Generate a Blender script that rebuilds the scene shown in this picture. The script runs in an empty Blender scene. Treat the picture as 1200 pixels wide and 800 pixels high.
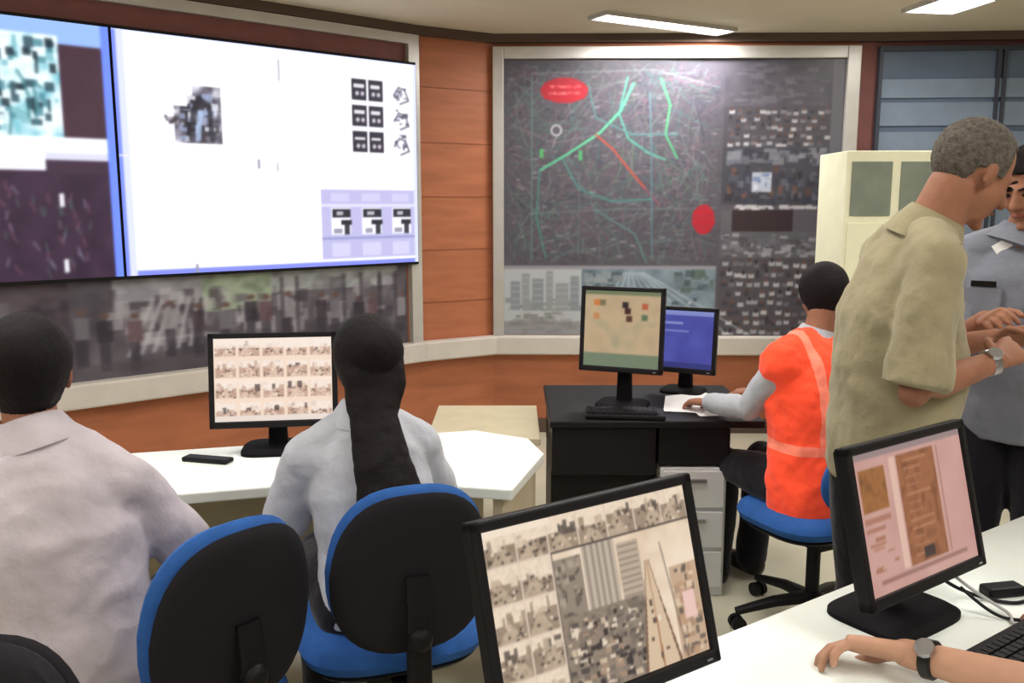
import bpy, math, random
import numpy as np
from mathutils import Vector, Matrix
random.seed(4); rng=np.random.default_rng(4)
scene=bpy.context.scene
scene.view_settings.view_transform='Standard'
scene.view_settings.look='None'

def l1(c):
    c=c/255.0
    return c/12.92 if c<=0.04045 else ((c+0.055)/1.055)**2.4
def lin(rgb): return tuple(l1(c) for c in rgb)+(1.0,)

def mat(name,rgb,rough=.6,metal=0,emit=0,var=0,scale=8,bump=0,bscale=80,stretch=(1,1,1),spec=.3,sheen=0):
    m=bpy.data.materials.new(name); m.use_nodes=True; nt=m.node_tree; b=nt.nodes['Principled BSDF']
    c=lin(rgb)
    b.inputs['Base Color'].default_value=c
    b.inputs['Roughness'].default_value=rough
    b.inputs['Metallic'].default_value=metal
    b.inputs['Specular IOR Level'].default_value=spec
    if sheen: b.inputs['Sheen Weight'].default_value=sheen
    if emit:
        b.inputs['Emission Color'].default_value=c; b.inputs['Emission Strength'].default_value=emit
    if var or bump:
        tc=nt.nodes.new('ShaderNodeTexCoord'); mp=nt.nodes.new('ShaderNodeMapping')
        mp.inputs['Scale'].default_value=stretch
        nt.links.new(tc.outputs['Object'],mp.inputs['Vector'])
    if var:
        n=nt.nodes.new('ShaderNodeTexNoise'); n.inputs['Scale'].default_value=scale; n.inputs['Detail'].default_value=4
        nt.links.new(mp.outputs[0],n.inputs['Vector'])
        r=nt.nodes.new('ShaderNodeValToRGB')
        r.color_ramp.elements[0].position=.3; r.color_ramp.elements[1].position=.7
        r.color_ramp.elements[0].color=tuple(x*(1-var) for x in c[:3])+(1,)
        r.color_ramp.elements[1].color=tuple(min(1,x*(1+var)) for x in c[:3])+(1,)
        nt.links.new(n.outputs['Fac'],r.inputs['Fac']); nt.links.new(r.outputs['Color'],b.inputs['Base Color'])
    if bump:
        n=nt.nodes.new('ShaderNodeTexNoise'); n.inputs['Scale'].default_value=bscale; n.inputs['Detail'].default_value=3
        nt.links.new(mp.outputs[0],n.inputs['Vector'])
        bp=nt.nodes.new('ShaderNodeBump'); bp.inputs['Strength'].default_value=bump; bp.inputs['Distance'].default_value=.01
        nt.links.new(n.outputs['Fac'],bp.inputs['Height']); nt.links.new(bp.outputs['Normal'],b.inputs['Normal'])
    return m

def empty(name,loc,rz=0):
    e=bpy.data.objects.new(name,None); e.empty_display_size=.1
    scene.collection.objects.link(e); e.location=loc; e.rotation_euler=(0,0,rz); return e

class MB:
    def __init__(s): s.v=[];s.f=[];s.m=[]
    def add(s,vs,fs,m=0):
        o=len(s.v); s.v+=[Vector(v) for v in vs]; s.f+=[tuple(i+o for i in f) for f in fs]; s.m+=[m]*len(fs)
    def box(s,c,size,rz=0,m=0,R=None):
        hx,hy,hz=[q/2 for q in size]
        if R is None: R=Matrix.Rotation(rz,3,'Z')
        c=Vector(c)
        vs=[c+R@Vector((x*hx,y*hy,z*hz)) for x in(-1,1) for y in(-1,1) for z in(-1,1)]
        s.add(vs,[(0,1,3,2),(4,6,7,5),(0,4,5,1),(2,3,7,6),(0,2,6,4),(1,5,7,3)],m); return s
    def prism(s,pts,z0,z1,m=0):
        n=len(pts); vs=[(p[0],p[1],z0) for p in pts]+[(p[0],p[1],z1) for p in pts]
        fs=[tuple(range(n))[::-1],tuple(range(n,2*n))]+[(i,(i+1)%n,n+(i+1)%n,n+i) for i in range(n)]
        s.add(vs,fs,m); return s
    def ell(s,c,r,R=None,seg=20,rings=12,m=0):
        if R is None: R=Matrix.Identity(3)
        c=Vector(c); vs=[];fs=[]
        if not hasattr(r,'__len__'): r=(r,r,r)
        for j in range(1,rings):
            a=math.pi*j/rings
            for i in range(seg):
                b=2*math.pi*i/seg
                vs.append(c+R@Vector((r[0]*math.sin(a)*math.cos(b),r[1]*math.sin(a)*math.sin(b),r[2]*math.cos(a))))
        for j in range(rings-2):
            for i in range(seg):
                fs.append((j*seg+i,(j+1)*seg+i,(j+1)*seg+(i+1)%seg,j*seg+(i+1)%seg))
        t=len(vs); vs.append(c+R@Vector((0,0,r[2]))); vs.append(c-R@Vector((0,0,r[2])))
        for i in range(seg):
            fs.append((t,i,(i+1)%seg)); fs.append((t+1,(rings-2)*seg+(i+1)%seg,(rings-2)*seg+i))
        s.add(vs,fs,m); return s
    def loft(s,st,lat,seg=24,m=0,n=2.0):
        lat=Vector(lat); vs=[];fs=[]; N=len(st)
        P=[Vector(q[0]) for q in st]
        for i in range(N):
            t=(P[min(i+1,N-1)]-P[max(i-1,0)]).normalized()
            x=(lat-t*lat.dot(t)).normalized(); y=t.cross(x)
            for k in range(seg):
                b=2*math.pi*k/seg; cx,sx=math.cos(b),math.sin(b)
                cx=math.copysign(abs(cx)**(2/n),cx); sx=math.copysign(abs(sx)**(2/n),sx)
                vs.append(P[i]+x*(st[i][1]*cx)+y*(st[i][2]*sx))
        for i in range(N-1):
            for k in range(seg):
                fs.append((i*seg+k,i*seg+(k+1)%seg,(i+1)*seg+(k+1)%seg,(i+1)*seg+k))
        fs.append(tuple(range(seg))[::-1]); fs.append(tuple(range((N-1)*seg,N*seg)))
        s.add(vs,fs,m); return s
    def tube(s,pts,rads,seg=14,caps='both',m=0):
        pts=[Vector(p) for p in pts]
        if not hasattr(rads,'__len__'): rads=[rads]*len(pts)
        ds=[(pts[i+1]-pts[i]).normalized() for i in range(len(pts)-1)]
        best=min([Vector(a).normalized() for a in((1,0,0),(0,1,0),(0,0,1),(1,1,0),(1,-1,0),(0,1,1),(1,0,1))],key=lambda a:max(abs(a.dot(d)) for d in ds))
        s.loft([(p,r,r) for p,r in zip(pts,rads)],best,seg,m)
        if caps:
            for i,(p,r) in enumerate(zip(pts,rads)):
                if caps=='start' and i==len(pts)-1: continue
                s.ell(p,r*.995,seg=seg,rings=8,m=m)
        return s
    def build(s,name,mats,parent=None,org=(0,0,0),smooth=True,remesh=0,it=0,disp=None,bevel=0,subd=0,loc=None):
        org=Vector(org)
        me=bpy.data.meshes.new(name)
        me.from_pydata([tuple(v-org) for v in s.v],[],s.f)
        if not isinstance(mats,(list,tuple)): mats=[mats]
        for q in mats: me.materials.append(q)
        me.polygons.foreach_set('material_index',s.m)
        import bmesh
        bm=bmesh.new(); bm.from_mesh(me); bmesh.ops.recalc_face_normals(bm,faces=bm.faces); bm.to_mesh(me); bm.free()
        ob=bpy.data.objects.new(name,me); scene.collection.objects.link(ob)
        if parent: ob.parent=parent
        elif loc is None: ob.location=org
        if remesh:
            q=ob.modifiers.new('r','REMESH'); q.mode='VOXEL'; q.voxel_size=remesh
            if it:
                q=ob.modifiers.new('s','SMOOTH'); q.factor=.5; q.iterations=it
            if disp:
                tx=bpy.data.textures.new(name+'_wr','CLOUDS'); tx.noise_scale=disp[1]; tx.noise_depth=2
                q=ob.modifiers.new('d','DISPLACE'); q.texture=tx; q.strength=disp[0]; q.mid_level=.5
                q.texture_coords='LOCAL'
        if bevel:
            q=ob.modifiers.new('b','BEVEL'); q.width=bevel; q.segments=2; q.limit_method='ANGLE'
        if subd:
            q=ob.modifiers.new('u','SUBSURF'); q.levels=subd; q.render_levels=subd
        if remesh or bevel or subd:
            dg=bpy.context.evaluated_depsgraph_get()
            m2=bpy.data.meshes.new_from_object(ob.evaluated_get(dg)); ob.modifiers.clear(); ob.data=m2; me=m2
        if smooth:
            me.polygons.foreach_set('use_smooth',[True]*len(me.polygons))
            if not remesh: me.set_sharp_from_angle(angle=math.radians(42))
        me.update()
        return ob

# ---------------------------------------------------------------- canvases (flat pictures as coloured mesh grids)
def vnoise(h,w,cell):
    gh=int(h/cell)+3; gw=int(w/cell)+3
    g=rng.random((gh,gw)); y=np.arange(h)/cell; x=np.arange(w)/cell
    y0=y.astype(int); x0=x.astype(int); fy=(y-y0)[:,None]; fx=(x-x0)[None,:]
    return (g[y0][:,x0]*(1-fy)*(1-fx)+g[y0+1][:,x0]*fy*(1-fx)+g[y0][:,x0+1]*(1-fy)*fx+g[y0+1][:,x0+1]*fy*fx)
class Cv:
    def __init__(s,w,h,win,col):
        s.w,s.h=w,h; s.win=win; s.a=np.zeros((h,w,3)); s.a[:]=col
    def X(s,u): return (u-s.win[0])/(s.win[2]-s.win[0])*s.w
    def Y(s,v): return (v-s.win[1])/(s.win[3]-s.win[1])*s.h
    def reg(s,u0,v0,u1,v1):
        x0=max(0,int(round(s.X(u0))));x1=min(s.w,int(round(s.X(u1))));y0=max(0,int(round(s.Y(v0))));y1=min(s.h,int(round(s.Y(v1))))
        return y0,max(y1,y0+1),x0,max(x1,x0+1)
    def rect(s,u0,v0,u1,v1,c,al=1):
        y0,y1,x0,x1=s.reg(u0,v0,u1,v1); s.a[y0:y1,x0:x1]=s.a[y0:y1,x0:x1]*(1-al)+np.array(c)*al
    def noise(s,u0,v0,u1,v1,cols,cell=4,con=1.6,al=1,sx=1):
        y0,y1,x0,x1=s.reg(u0,v0,u1,v1); h,w=y1-y0,x1-x0
        n=.62*vnoise(h,w,cell)+.32*vnoise(h,w,max(1.5,cell/2.2))+.06*rng.random((h,w))
        n=np.clip((n-.5)*con+.5,0,.999)*(len(cols)-1); i=n.astype(int); f=(n-i)[...,None]; C=np.array(cols,float)
        r=C[i]*(1-f)+C[np.minimum(i+1,len(cols)-1)]*f
        s.a[y0:y1,x0:x1]=s.a[y0:y1,x0:x1]*(1-al)+r*al
    def mosaic(s,u0,v0,u1,v1,cols,n,sw,sh,al=.8):
        for i in range(n):
            w=sw*(.4+rng.random()); h=sh*(.4+rng.random()); x=u0+(u1-u0-w)*rng.random(); y=v0+(v1-v0-h)*rng.random()
            s.rect(x,y,x+w,y+h,cols[int(rng.integers(0,len(cols)))],al)
    def crowd(s,u0,v0,u1,v1,rows,body,skin,wd):
        for r in range(rows):
            y=v0+(v1-v0)*(r+.15)/rows; x=u0+wd*rng.random(); hh=(v1-v0)/rows
            while x<u1-wd*.6:
                c=body[int(rng.integers(0,len(body)))]; yy=y+hh*.3*(rng.random()-.5)
                s.rect(x,yy+hh*.35,x+wd*.8,yy+hh*.8,c,.85); s.rect(x+wd*.2,yy,x+wd*.58,yy+hh*.42,skin[int(rng.integers(0,len(skin)))],.95)
                x+=wd*(.7+.7*rng.random())
    def line(s,pts,c,wd=1.0,al=1):
        for (a,b) in zip(pts[:-1],pts[1:]):
            ax,ay,bx,by=s.X(a[0]),s.Y(a[1]),s.X(b[0]),s.Y(b[1]); L=max(1e-6,(bx-ax)**2+(by-ay)**2)
            x0=max(0,int(min(ax,bx)-wd-2)); x1=min(s.w,int(max(ax,bx)+wd+3)); y0=max(0,int(min(ay,by)-wd-2)); y1=min(s.h,int(max(ay,by)+wd+3))
            if x1<=x0 or y1<=y0: continue
            yy,xx=np.mgrid[y0:y1,x0:x1]
            t=np.clip(((xx-ax)*(bx-ax)+(yy-ay)*(by-ay))/L,0,1)
            d=np.hypot(xx-ax-t*(bx-ax),yy-ay-t*(by-ay)); k=(np.clip(wd/2+.5-d,0,1)*al)[...,None]
            s.a[y0:y1,x0:x1]=s.a[y0:y1,x0:x1]*(1-k)+np.array(c)*k
    def disk(s,u,v,r,c,al=1,asp=1):
        yy,xx=np.mgrid[0:s.h,0:s.w]
        R=s.X(u+r)-s.X(u)
        d=np.hypot(xx-s.X(u),(yy-s.Y(v))*asp); k=(np.clip(R+.5-d,0,1)*al)[...,None]; s.a=s.a*(1-k)+np.array(c)*k
    def blur(s,k=1):
        for _ in range(k):
            p=np.pad(s.a,((1,1),(1,1),(0,0)),'edge')
            s.a=(p[1:-1,1:-1]*4+p[:-2,1:-1]*2+p[2:,1:-1]*2+p[1:-1,:-2]*2+p[1:-1,2:]*2)/12
    def scene_tile(s,x0,y0,x1,y1,pal,bias=0):
        w,h=x1-x0,y1-y0; hz=y0+h*(.3+.25*rng.random())
        s.rect(x0,y0,x1,hz,pal[3]); s.rect(x0,hz,x1,y1,pal[1])
        for i in range(6):
            a=x0+w*rng.random()*.9; b=a+w*(.08+.2*rng.random()); s.rect(a,max(y0,hz-h*.3*rng.random()),min(b,x1),hz+h*.12,pal[int(rng.integers(0,4))],.8)
        cx=x0+w*(.3+.4*rng.random())
        for i in range(12):
            t=i/12; yy=hz+(y1-hz)*t; hw=w*(.05+.38*t); s.rect(max(x0,cx-hw),yy,min(x1,cx+hw),yy+(y1-hz)/11,pal[2],.75)
        for i in range(11):
            a=x0+w*rng.random()*.9; b=hz+(y1-hz)*rng.random()*.9; s.rect(a,b,min(a+w*.09,x1),min(b+h*.08,y1),pal[[0,0,4,3][int(rng.integers(0,4))]],.85)
        s.noise(x0,y0,x1,y1,pal,4,1.4,.15)
def canvas_mat(name,emit,base=True,rough=.35):
    m=bpy.data.materials.new(name); m.use_nodes=True; nt=m.node_tree; b=nt.nodes['Principled BSDF']
    at=nt.nodes.new('ShaderNodeAttribute'); at.attribute_name='Col'
    if base: nt.links.new(at.outputs['Color'],b.inputs['Base Color'])
    else: b.inputs['Base Color'].default_value=(.01,.01,.01,1)
    b.inputs['Roughness'].default_value=rough; b.inputs['Specular IOR Level'].default_value=.3
    if emit:
        nt.links.new(at.outputs['Color'],b.inputs['Emission Color']); b.inputs['Emission Strength'].default_value=emit
    return m
M_lcd=canvas_mat('lcd_picture',.95,False,.3)
M_vw=canvas_mat('video_wall_picture',1.2,False,.4)
M_mural=canvas_mat('printed_mural',0,True,.35)
def canvas_obj(name,cv,o,r,u,W,H,m,parent=None):
    o=Vector(o); r=Vector(r).normalized(); u=Vector(u).normalized()
    w,h=cv.w,cv.h
    ii,jj=np.meshgrid(np.arange(w)/(w-1),1-np.arange(h)/(h-1))
    P=np.array(o)[None,None]+ii[...,None]*np.array(r)*W+jj[...,None]*np.array(u)*H
    idx=np.arange(w*h).reshape(h,w)
    F=np.stack([idx[1:,:-1],idx[1:,1:],idx[:-1,1:],idx[:-1,:-1]],-1).reshape(-1,4)
    me=bpy.data.meshes.new(name); me.from_pydata(P.reshape(-1,3).tolist(),[],F.tolist())
    a=np.clip(cv.a,0,255)/255.0; L=np.where(a<=.04045,a/12.92,((a+.055)/1.055)**2.4)
    col=np.concatenate([L.reshape(-1,3),np.ones((w*h,1))],1).astype(np.float32)
    at=me.color_attributes.new('Col','FLOAT_COLOR','POINT'); at.data.foreach_set('color',col.ravel())
    me.materials.append(m); ob=bpy.data.objects.new(name,me); scene.collection.objects.link(ob)
    if parent: ob.parent=parent
    return ob

# ---------------------------------------------------------------- materials
M_orange=mat('orange_laminate',(174,108,76),.5,var=.12,scale=3,stretch=(1,1,6))
M_orange_d=mat('orange_laminate_seam',(138,82,56),.6)
M_brown=mat('maroon_board',(130,84,82),.6,var=.08)
M_trim=mat('aluminium_trim',(196,194,190),.35,.3,var=.05)
M_ledge=mat('ledge_paint',(206,200,192),.5,var=.05)
M_floor=mat('floor_tile',(196,192,172),.28,var=.08,scale=2.5)
M_ceil=mat('ceiling_plaster',(214,204,184),.9,var=.04,scale=2)
M_wall=mat('beige_plaster',(200,190,175),.8,var=.04)
M_cornice=mat('cornice_dark',(92,76,68),.7)
M_black=mat('black_plastic',(20,19,22),.5,bump=.05,bscale=300,spec=.2)
M_base=mat('black_matte_plastic',(18,17,20),.75,spec=.12)
M_blackm=mat('black_laminate',(24,22,25),.45,var=.15,spec=.2)
M_fabblk=mat('black_fabric',(28,26,32),.9,bump=.2,bscale=400)
M_blue=mat('blue_upholstery',(42,92,164),.85,var=.1,scale=30,bump=.3,bscale=350)
M_steel=mat('chrome',(170,170,175),.25,.9)
M_white=mat('white_laminate',(238,244,240),.3,var=.02)
M_edge=mat('beige_laminate',(196,186,158),.5,var=.06)
M_cream=mat('cream_enamel',(244,244,214),.45,var=.03)
M_greyg=mat('grey_glass',(132,142,130),.3,var=.1)
M_cabw=mat('grey_white_steel',(200,202,204),.4)
M_glass=mat('window_bluegrey',(96,112,134),.35,var=.12,scale=2)
M_blind=mat('blind_slats',(128,144,164),.6,var=.06)
M_mull=mat('window_mullion',(62,68,80),.5)
M_emit=mat('diffuser_glow',(255,250,240),.5,emit=9)
M_paper=mat('paper',(235,235,235),.7)
M_skin=mat('skin_brown',(152,106,84),.6,var=.10,scale=20,bump=.08,bscale=200,spec=.2)
M_skin2=mat('skin_tan',(182,140,116),.6,var=.08,scale=20,spec=.2)
M_hair=mat('black_hair',(20,14,16),.6,var=.35,scale=60,bump=.6,bscale=120,stretch=(5,5,.5),spec=.2)
M_hairg=mat('greying_hair',(98,92,86),.8,var=.4,scale=90,bump=.6,bscale=260,spec=.1)
def cloth(n,c,**k): return mat(n,c,.9,var=.09,scale=14,bump=.35,bscale=38,spec=.1,sheen=.15,**k)
M_shirtw=cloth('pale_grey_white_shirt',(192,184,192))
M_shirtb=cloth('pale_grey_shirt',(180,184,194))
M_khaki=cloth('khaki_shirt',(152,144,116))
M_grey=cloth('grey_uniform',(124,128,140))
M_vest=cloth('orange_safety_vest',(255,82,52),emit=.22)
M_navy=cloth('dark_trousers',(24,23,30))
M_shoe=mat('black_leather',(18,16,16),.35)
M_eye=mat('eye_dark',(20,14,12),.2); M_lip=mat('lips',(130,72,64),.5)
M_cable=mat('white_cable',(180,180,180),.5)

# ---------------------------------------------------------------- room shell
CZ=2.72
MB().box((0.2,1.9,-.05),(9.4,9.4,.1)).build('floor',M_floor,smooth=False)
MB().box((0.2,1.9,CZ+.05),(9.4,9.4,.1)).build('ceiling',M_ceil,smooth=False)
dv=Vector((.757,.653,0)).normalized(); nv=Vector((-dv.y,dv.x,0))
S0=Vector((-2.37,4.29,0)); azv=math.atan2(dv.y,dv.x)
def vp(s,z,off=0): return S0+dv*s+nv*off+Vector((0,0,z))
def seg_box(mb,p0,p1,z0,z1,off0,off1,m=0):
    p0=Vector((p0[0],p0[1],0));p1=Vector((p1[0],p1[1],0)); d=(p1-p0); L=d.length; d.normalize(); n=Vector((-d.y,d.x,0))
    c=(p0+p1)/2+n*(off0+off1)/2+Vector((0,0,(z0+z1)/2))
    mb.box(c,(L,abs(off1-off0),z1-z0),math.atan2(d.y,d.x),m); return mb
vA=vp(-2.25,0,.06); vB=vp(2.36,0,.06)
A=(vB.x,vB.y); Bp=(-.13,6.17); C=(2.31,6.12); D=(2.42,6.12); E=(4.6,5.95)
def wall(name,p0,p1,m): seg_box(MB(),p0,p1,0,CZ,0,.12).build(name,m,smooth=False)
wall('wall_video',(vA.x,vA.y),A,M_orange)
wall('wall_pillar',A,Bp,M_orange)
wall('wall_map',Bp,C,M_orange)
wall('wall_column',C,D,M_brown)
wall('wall_window',D,E,M_brown)
wall('wall_left',(vA.x,-2.5),(vA.x,vA.y),M_wall)
wall('wall_right',(4.6,5.95),(4.6,-2.5),M_wall)
wall('wall_back',(4.6,-2.5),(vA.x,-2.5),M_wall)
mb=MB(); seg_box(mb,(vA.x,vA.y),A,2.46,2.66,-.012,0); mb.build('trim_band_video',M_brown,smooth=False)
k=1
for p0,p1 in(((vA.x,vA.y),A),(A,Bp),(Bp,C),(C,D),(D,E)):
    mb=MB(); seg_box(mb,p0,p1,2.665,2.72,-.05,0); mb.build('trim_%d'%k,M_cornice,smooth=False); k+=1
for p0,p1 in(((vA.x,vA.y),A),(A,Bp),(Bp,C)):
    mb=MB(); seg_box(mb,p0,p1,.57,.70,-.09,-.001); mb.build('trim_%d'%k,M_ledge,smooth=False,bevel=.012); k+=1
    mb=MB(); seg_box(mb,p0,p1,0,.1,-.015,-.001); mb.build('baseboard_%d'%k,M_cornice,smooth=False)
for z in(.95,1.3,1.65,2.0,2.35):
    mb=MB(); seg_box(mb,A,Bp,z,z+.005,-.003,0); mb.build('trim_%d'%k,M_orange_d,smooth=False); k+=1
mb=MB()
seg_box(mb,(vp(2.28,0,.06).x,vp(2.28,0,.06).y),A,.70,2.64,-.05,-.001)
seg_box(mb,(vA.x,vA.y),A,2.60,2.66,-.05,-.013)
mb.build('trim_video_frame',M_trim,smooth=False)
dm=(Vector((C[0],C[1],0))-Vector((Bp[0],Bp[1],0))).normalized(); nm=Vector((-dm.y,dm.x,0))
Lm=(Vector(C)-Vector(Bp)).length
B3=Vector((Bp[0],Bp[1],0))
def mp(s): p=B3+dm*s; return (p.x,p.y)
mb=MB()
seg_box(mb,mp(0),mp(.075),.70,2.64,-.05,-.001)
seg_box(mb,mp(Lm-.09),mp(Lm),.70,2.64,-.05,-.001)
seg_box(mb,mp(.075),mp(Lm-.09),2.56,2.64,-.05,-.001)
mb.build('trim_map_frame',M_trim,smooth=False,bevel=.005)

win=empty('window_1',(3.5,6.0,0))
org=Vector((3.5,6.0,0))
wx0,wy0,wx1,wy1=2.43,6.119,4.5,5.96
mb=MB(); seg_box(mb,(wx0,wy0),(wx1,wy1),1.15,2.62,-.03,-.005); mb.build('glass',M_glass,win,org,smooth=False)
mb=MB()
for z in(1.15,1.9,2.60): seg_box(mb,(wx0,wy0),(wx1,wy1),z,z+.03,-.06,-.02)
for t in(0,.36,.38,.68,1):
    x=wx0+(wx1-wx0)*t; y=wy0+(wy1-wy0)*t; seg_box(mb,(x,y),(x+.022,y-.002),1.15,2.62,-.06,-.02)
mb.build('mullions',M_mull,win,org,smooth=False)
mb=MB()
for z0,z1 in((2.30,2.42),(2.12,2.27),(1.95,2.08),(1.3,1.8)): seg_box(mb,(wx0+.02,wy0-.002),(wx1-.02,wy1),z0,z1,-.045,-.03)
mb.build('blinds',M_blind,win,org,smooth=False)

# ---------------------------------------------------------------- video wall
main=Cv(250,170,(0,0,1,1),(250,248,255))
main.noise(0,0,1,1,[(244,244,255),(255,255,255)],30,1.5)
main.rect(0,0,.012,1,(120,140,255)); main.rect(0,.975,1,1,(130,140,240)); main.rect(0,0,1,.008,(190,200,255))
main.rect(.012,0,.03,1,(215,220,255)); main.rect(.985,0,1,1,(215,220,255))
main.line([(.5,0),(.5,.5)],(225,225,235),1.2); main.line([(0,.5),(1,.5)],(232,232,240),1)
main.line([(.487,.05),(.487,.14)],(140,140,150),1)
main.noise(.16,.2,.30,.44,[(60,56,66),(120,116,130),(225,225,235)],6,1.6)
main.mosaic(.17,.22,.30,.44,[(30,28,36),(60,54,62),(150,160,190),(225,228,238)],60,.025,.03)
main.rect(.155,.19,.20,.29,(252,252,255)); main.rect(.155,.19,.215,.24,(252,252,255))
main.line([(.205,.42),(.215,.30),(.235,.25),(.262,.28),(.268,.42)],(40,38,48),4,.8); main.line([(.225,.42),(.235,.31),(.25,.31)],(170,190,225),4,.8)
main.mosaic(.13,.33,.18,.37,[(90,80,90),(60,50,60),(170,160,170)],9,.02,.02)
for r in range(3):
    y0=.10+r*.125
    for c in range(2):
        x0=.745+c*.062
        main.rect(x0,y0,x0+.055,y0+.1,(50,46,58)); main.rect(x0+.008,y0+.025,x0+.046,y0+.04,(225,220,228)); main.disk(x0+.018,y0+.065,.007,(205,200,210)); main.disk(x0+.038,y0+.065,.007,(205,195,210))
    main.line([(.905,y0+.06),(.925,y0+.02),(.95,y0+.03),(.965,y0+.08),(.93,y0+.1)],(80,75,95),1.3)
    main.mosaic(.90,y0,.965,y0+.09,[(70,65,85),(130,125,150)],9,.015,.015)
main.rect(.62,.63,.985,.965,(186,184,224)); main.rect(.62,.70,.985,.71,(220,220,245)); main.rect(.62,.86,.985,.87,(150,150,200))
for c in range(3):
    x0=.655+c*.118; main.rect(x0,.715,x0+.075,.845,(245,245,255)); main.rect(x0+.005,.725,x0+.075,.765,(45,45,55)); main.rect(x0+.02,.735,x0+.045,.75,(180,180,190)); main.rect(x0+.035,.775,x0+.078,.80,(40,40,50)); main.rect(x0+.05,.80,x0+.07,.85,(60,60,70)); main.rect(x0+.01,.815,x0+.04,.84,(150,150,165))
    main.rect(x0,.89,x0+.07,.95,(205,203,235)); main.rect(x0,.65,x0+.07,.69,(200,198,232))
for (x,y) in((.41,.5),(.47,.51),(.2,.96)): main.rect(x,y,x+.007,y+.04,(150,150,165))
main.blur(1)
left=Cv(260,170,(-1,0,1,1),(60,42,62))
left.rect(-1,0,1,.09,(150,185,250))
left.rect(-1,.06,.74,.44,(225,246,250))
left.noise(-1,.06,.74,.44,[(120,190,205),(225,246,250),(245,252,255)],9,1.6)
left.mosaic(-1,.07,.73,.43,[(20,36,48),(70,130,145),(120,180,190),(245,252,255),(40,70,84)],300,.035,.035,.85)
for i in range(70):
    x=-1+rng.random()*1.65; y=.08+rng.random()*.30; left.line([(x,y),(x+.1*(rng.random()-.5),y+.1*rng.random())],[(20,40,50),(60,120,130)][i%2],2,.8)
left.noise(.74,.09,.96,.44,[(72,44,58),(58,38,54)],10,1)
left.rect(-1,.44,.96,.50,(245,248,255)); left.rect(-1,.50,.64,.57,(240,242,250)); left.rect(.64,.50,.96,.53,(215,215,235))
left.noise(-1,.57,.96,1,[(44,28,48),(66,44,66)],10,1.2); left.rect(.64,.53,.96,.58,(62,42,62))
for i in range(150):
    x=-1+rng.random()*1.85; y=.6+rng.random()*.36; left.line([(x,y),(x+.05*(rng.random()-.3),y+.03)],[(140,84,104),(150,150,170),(80,110,104)][i%3],1,.7)
for y in(.66,.92): left.rect(.69,y,.715,y+.05,(235,235,240))
left.rect(.955,0,1,1,(110,140,255)); left.blur(2)
vw=empty('video_wall_display',tuple(vp(.48,1.85,0)))
vo=Vector(vp(.48,1.85,0))
canvas_obj('screen_main',main,vp(.485,1.235,-.012)-vo,dv,(0,0,1),1.83,1.235,M_vw,vw)
canvas_obj('screen_left',left,vp(-1.36,1.235,-.012)-vo,dv,(0,0,1),1.83,1.235,M_vw,vw)
mb=MB()
for a,b in((-1.37,.478),(.480,2.322)):
    c=(vp(a,0,0)+vp(b,0,0))/2; mb.box(Vector((c.x,c.y,1.8525))+nv*.022,(b-a,.06,1.27),azv)
mb.build('housing',M_black,vw,vo,smooth=False,bevel=.004)

# mural below
G=[(64,58,68),(88,82,92),(120,116,126),(160,158,168),(190,190,198)]
mu=Cv(500,90,(-330,318,485,425),(104,100,110))
mu.noise(-330,318,485,430,[(72,68,78),(92,88,98),(116,112,122)],16,1.6)
mu.noise(-330,318,110,430,[(56,50,60),(80,72,82),(100,92,102)],12,1.6)
mu.mosaic(-330,330,120,410,G[:3],170,14,16,.6)
mu.noise(200,318,470,345,[(130,134,138),(165,170,172),(110,114,120)],12,1.6)
mu.noise(235,322,310,362,[(128,142,126),(168,182,160),(108,122,104)],12,1.4)
mu.noise(150,320,235,345,[(170,170,180),(140,140,150),(186,186,196)],12,1.4)
mu.mosaic(140,330,480,400,G,150,12,14,.55)
for i in range(7): mu.line([(160+i*12,402-i*1),(185+i*9,345)],(186,186,196),2.4,.75); mu.line([(165+i*12,385),(178+i*12,388)],(186,186,196),2,.6)
for i in range(30):
    x=-320+i*27+rng.random()*14; y=342+rng.random()*16; c=[(64,54,62),(120,118,128),(54,50,60),(100,76,86),(150,148,156)][i%5]
    mu.rect(x-7,y+9,x+7,y+32,c,.8); mu.rect(x-6,y+32,x+5,y+62,(58,54,66),.7); mu.disk(x,y+3,4.5,(104,82,78),.9)
for x in(322,340,398,420,445,467): mu.line([(x,328),(x,424)],(60,56,64),3,.6)
mu.rect(-330,408,485,425,(88,82,88),.5)
mu.blur(2)
canvas_obj('wall_mural',mu,vp(-2.2,.70,.045),dv,(0,0,1),4.46,.525,M_mural)

# map board
W0=(588,62,1000,397)
mc=Cv(380,308,W0,(92,88,98))
mc.noise(588,62,856,312,[(80,78,88),(94,90,100),(86,86,96),(100,96,106)],9,1.4)
for i in range(420):
    x=592+rng.random()*255; y=68+rng.random()*235; a=rng.random()*6.28; pts=[(x,y)]
    for j in range(6):
        a+=(rng.random()-.5)*.6; x+=math.cos(a)*9; y+=math.sin(a)*9
        if not(590<x<853 and 66<y<309): break
        pts.append((x,y))
    if len(pts)>1: mc.line(pts,[(126,132,140),(76,120,118),(134,102,118),(66,68,82),(108,126,110)][i%5],1,.6)
for i in range(420):
    x=595+rng.random()*252; y=68+rng.random()*238; mc.rect(x,y,x+3+rng.random()*6,y+1.4,[(168,168,176),(60,58,70),(134,114,124)][i%3],.5)
mc.rect(622,80,624,305,(104,126,130),.8); mc.rect(680,195,682,300,(100,118,122),.6)
mc.line([(622,78),(770,74),(850,95)],(135,145,148),1,.8); mc.line([(622,245),(720,240),(850,238)],(125,138,140),1,.7)
mc.line([(632,193),(668,172),(705,148),(730,122),(745,90)],(96,205,156),2.4)
mc.line([(738,82),(728,125),(740,155),(765,172),(785,180)],(90,176,156),1.8)
mc.line([(778,84),(790,115),(785,150),(800,178)],(84,190,126),1.8)
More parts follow.
